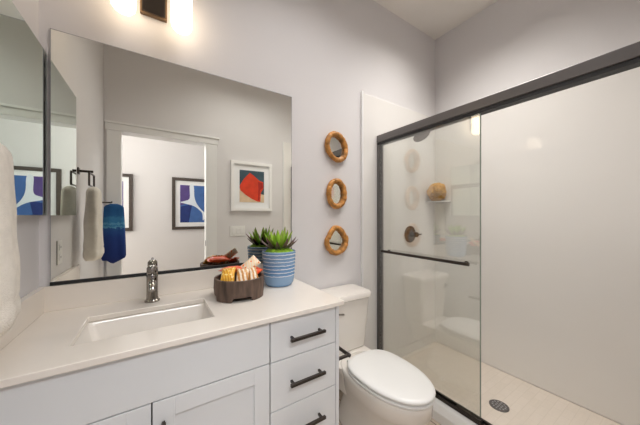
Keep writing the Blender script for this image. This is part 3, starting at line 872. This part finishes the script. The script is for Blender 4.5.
# ------------------------------------------------------------------ wooden bowl of snack packets
BX, BY, BR = 0.742, -0.228, 0.118
bw = thing('wooden_bowl', 'round footed grey brown wooden bowl holding snack packets on the countertop', 'bowl', (BX, BY, ZC + 0.0005))
b = BM()
n = 96; zb = ZC + 0.0005
ra = math.atan2(-1.2537, -0.33)   # foot cut-out faces the room
outer, inner = [], []
def foot(a):
    for c0 in (ra + 0.10, ra + 0.10 + PI / 2, ra + 0.10 + PI, ra + 0.10 - PI / 2):
        d = abs((a - c0 + PI) % (2 * PI) - PI)
        if d < 0.36: return 0.020
        if d < 0.42: return 0.020 * (0.42 - d) / 0.06
    return 0.0
loopset = [[], [], [], [], [], []]
for i in range(n):
    a = 2 * PI * i / n; c_, s_ = math.cos(a), math.sin(a); fz = foot(a)
    for k, (r, z) in enumerate(((BR - 0.014, 0.030), (BR - 0.014, fz), (BR - 0.003, fz), (BR, 0.05), (BR - 0.002, 0.096), (BR - 0.013, 0.096))):
        loopset[k].append(Vector((BX + r * c_, BY + r * s_, zb + z)))
rows = loft(b, loopset, cap0=True, cap1=False)
low = [Vector((BX + (BR - 0.014) * math.cos(2 * PI * i / n), BY + (BR - 0.014) * math.sin(2 * PI * i / n), zb + 0.038)) for i in range(n)]
lw_ = [b.verts.new(p_) for p_ in low]
for i in range(n): b.faces.new((rows[-1][i], rows[-1][(i + 1) % n], lw_[(i + 1) % n], lw_[i]))
b.faces.new(lw_)
obj('bowl_wall', b, M['wood'], bw, bevel=0.0015)


def packet_mat(name, c1, c2, c3, scale):
    """printed film: bands of two colours with a third blotch colour"""
    m, nt, N, L, p_ = new_mat(name)
    p_.inputs['Roughness'].default_value = 0.28
    tc = N.new('ShaderNodeTexCoord')
    w = N.new('ShaderNodeTexWave'); w.inputs['Scale'].default_value = scale; w.inputs['Distortion'].default_value = 1.5; w.inputs['Detail'].default_value = 2
    L.new(tc.outputs['Object'], w.inputs['Vector'])
    r = N.new('ShaderNodeValToRGB'); r.color_ramp.interpolation = 'CONSTANT'
    r.color_ramp.elements[0].color = c1; r.color_ramp.elements[1].position = 0.5; r.color_ramp.elements[1].color = c2
    L.new(w.outputs[0], r.inputs[0])
    v_ = N.new('ShaderNodeTexVoronoi'); v_.inputs['Scale'].default_value = scale * 2.2; L.new(tc.outputs['Object'], v_.inputs['Vector'])
    lt = N.new('ShaderNodeMath'); lt.operation = 'LESS_THAN'; lt.inputs[1].default_value = 0.28; L.new(v_.outputs['Distance'], lt.inputs[0])
    mx = N.new('ShaderNodeMix'); mx.data_type = 'RGBA'; L.new(lt.outputs[0], mx.inputs[0]); L.new(r.outputs[0], mx.inputs[6]); mx.inputs[7].default_value = c3
    L.new(mx.outputs[2], p_.inputs['Base Color'])
    return m


def packet(label, mat, loc, rot, wx, wz, th, seed):
    """sealed snack packet: a puffed pillow with flat crimped ends"""
    b = BM(); nu, nv = 18, 22
    top, bot = [], []
    for j in range(nv + 1):
        rt, rb = [], []
        v_ = -1 + 2 * j / nv
        for i in range(nu + 1):
            u_ = -1 + 2 * i / nu
            end = max(0.0, 1 - (abs(v_) / 0.86) ** 3) if abs(v_) < 0.86 else 0.0
            puff = th * (max(0.0, 1 - abs(u_) ** 3) * end) ** 0.6
            cr = 0.0016 * noise.noise(Vector((u_ * 3, v_ * 4, seed))) * 2
            wiggle = 0.0012 * math.sin(i * PI) if abs(v_) > 0.86 else 0
            x = u_ * wx / 2 * (1 - 0.07 * end); z = v_ * wz / 2
            rt.append(b.verts.new((x, -(puff + 0.0006) + cr + wiggle, z)))
            rb.append(b.verts.new((x, (puff + 0.0006) + cr + wiggle, z)))
        top.append(rt); bot.append(rb)
    for j in range(nv):
        for i in range(nu):
            b.faces.new((top[j][i], top[j][i + 1], top[j + 1][i + 1], top[j + 1][i]))
            b.faces.new((bot[j][i], bot[j + 1][i], bot[j + 1][i + 1], bot[j][i + 1]))
    for j in range(nv):
        b.faces.new((top[j][0], top[j + 1][0], bot[j + 1][0], bot[j][0])); b.faces.new((top[j][nu], bot[j][nu], bot[j + 1][nu], top[j + 1][nu]))
    for i in range(nu):
        b.faces.new((top[0][i], bot[0][i], bot[0][i + 1], top[0][i + 1])); b.faces.new((top[nv][i], top[nv][i + 1], bot[nv][i + 1], bot[nv][i]))
    R = Matrix.Rotation(math.radians(rot[2]), 4, 'Z') @ Matrix.Rotation(math.radians(rot[0]), 4, 'X') @ Matrix.Rotation(math.radians(rot[1]), 4, 'Y')
    bmesh.ops.transform(b, matrix=R, verts=b.verts)
    bmesh.ops.translate(b, verts=b.verts, vec=loc)
    return tag(obj('snack_packet', b, mat, smooth='all', origin=loc), label, 'snack packet', 'snack packets in the wooden bowl')


yel, gold, org_, red_, tan_, cream = srgb(244, 192, 70), srgb(224, 152, 36), srgb(240, 88, 28), srgb(220, 54, 24), srgb(204, 142, 72), srgb(238, 222, 200)
P_yel = packet_mat('film_yellow', yel, gold, srgb(250, 224, 150), 30)
P_tan = packet_mat('film_tan', tan_, cream, srgb(222, 176, 116), 17)
P_org = packet_mat('film_orange', org_, org_, red_, 26)
P_mix = packet_mat('film_cream', cream, srgb(244, 214, 170), srgb(240, 130, 60), 24)
# view direction from the camera to the bowl is (0.27, 0.96): packets face back along it (rot z about -16)
packet('crinkled yellow snack packet at the left of the wooden bowl', P_yel, (BX - 0.060, BY - 0.020, ZC + 0.113), (-52, -10, -34), 0.066, 0.084, 0.014, 1)
packet('tan and cream striped snack packet at the front middle of the bowl', P_tan, (BX - 0.002, BY - 0.056, ZC + 0.104), (-42, 3, -18), 0.058, 0.084, 0.010, 2)
packet('tan and cream striped snack packet at the front right of the bowl', P_tan, (BX + 0.054, BY - 0.034, ZC + 0.102), (-42, -5, -6), 0.050, 0.078, 0.010, 3)
packet('flat orange red snack packet lying at the back left of the bowl', P_org, (BX - 0.022, BY + 0.046, ZC + 0.122), (-100, 90, -2), 0.062, 0.128, 0.015, 4)
packet('cream and orange packet poking up highest at the right of the bowl', P_mix, (BX + 0.056, BY + 0.018, ZC + 0.140), (-30, 50, -16), 0.058, 0.098, 0.010, 5)
packet('bright orange packet under the cream one at the right rim of the bowl', P_org, (BX + 0.082, BY + 0.012, ZC + 0.104), (-60, 30, -30), 0.048, 0.066, 0.010, 6)
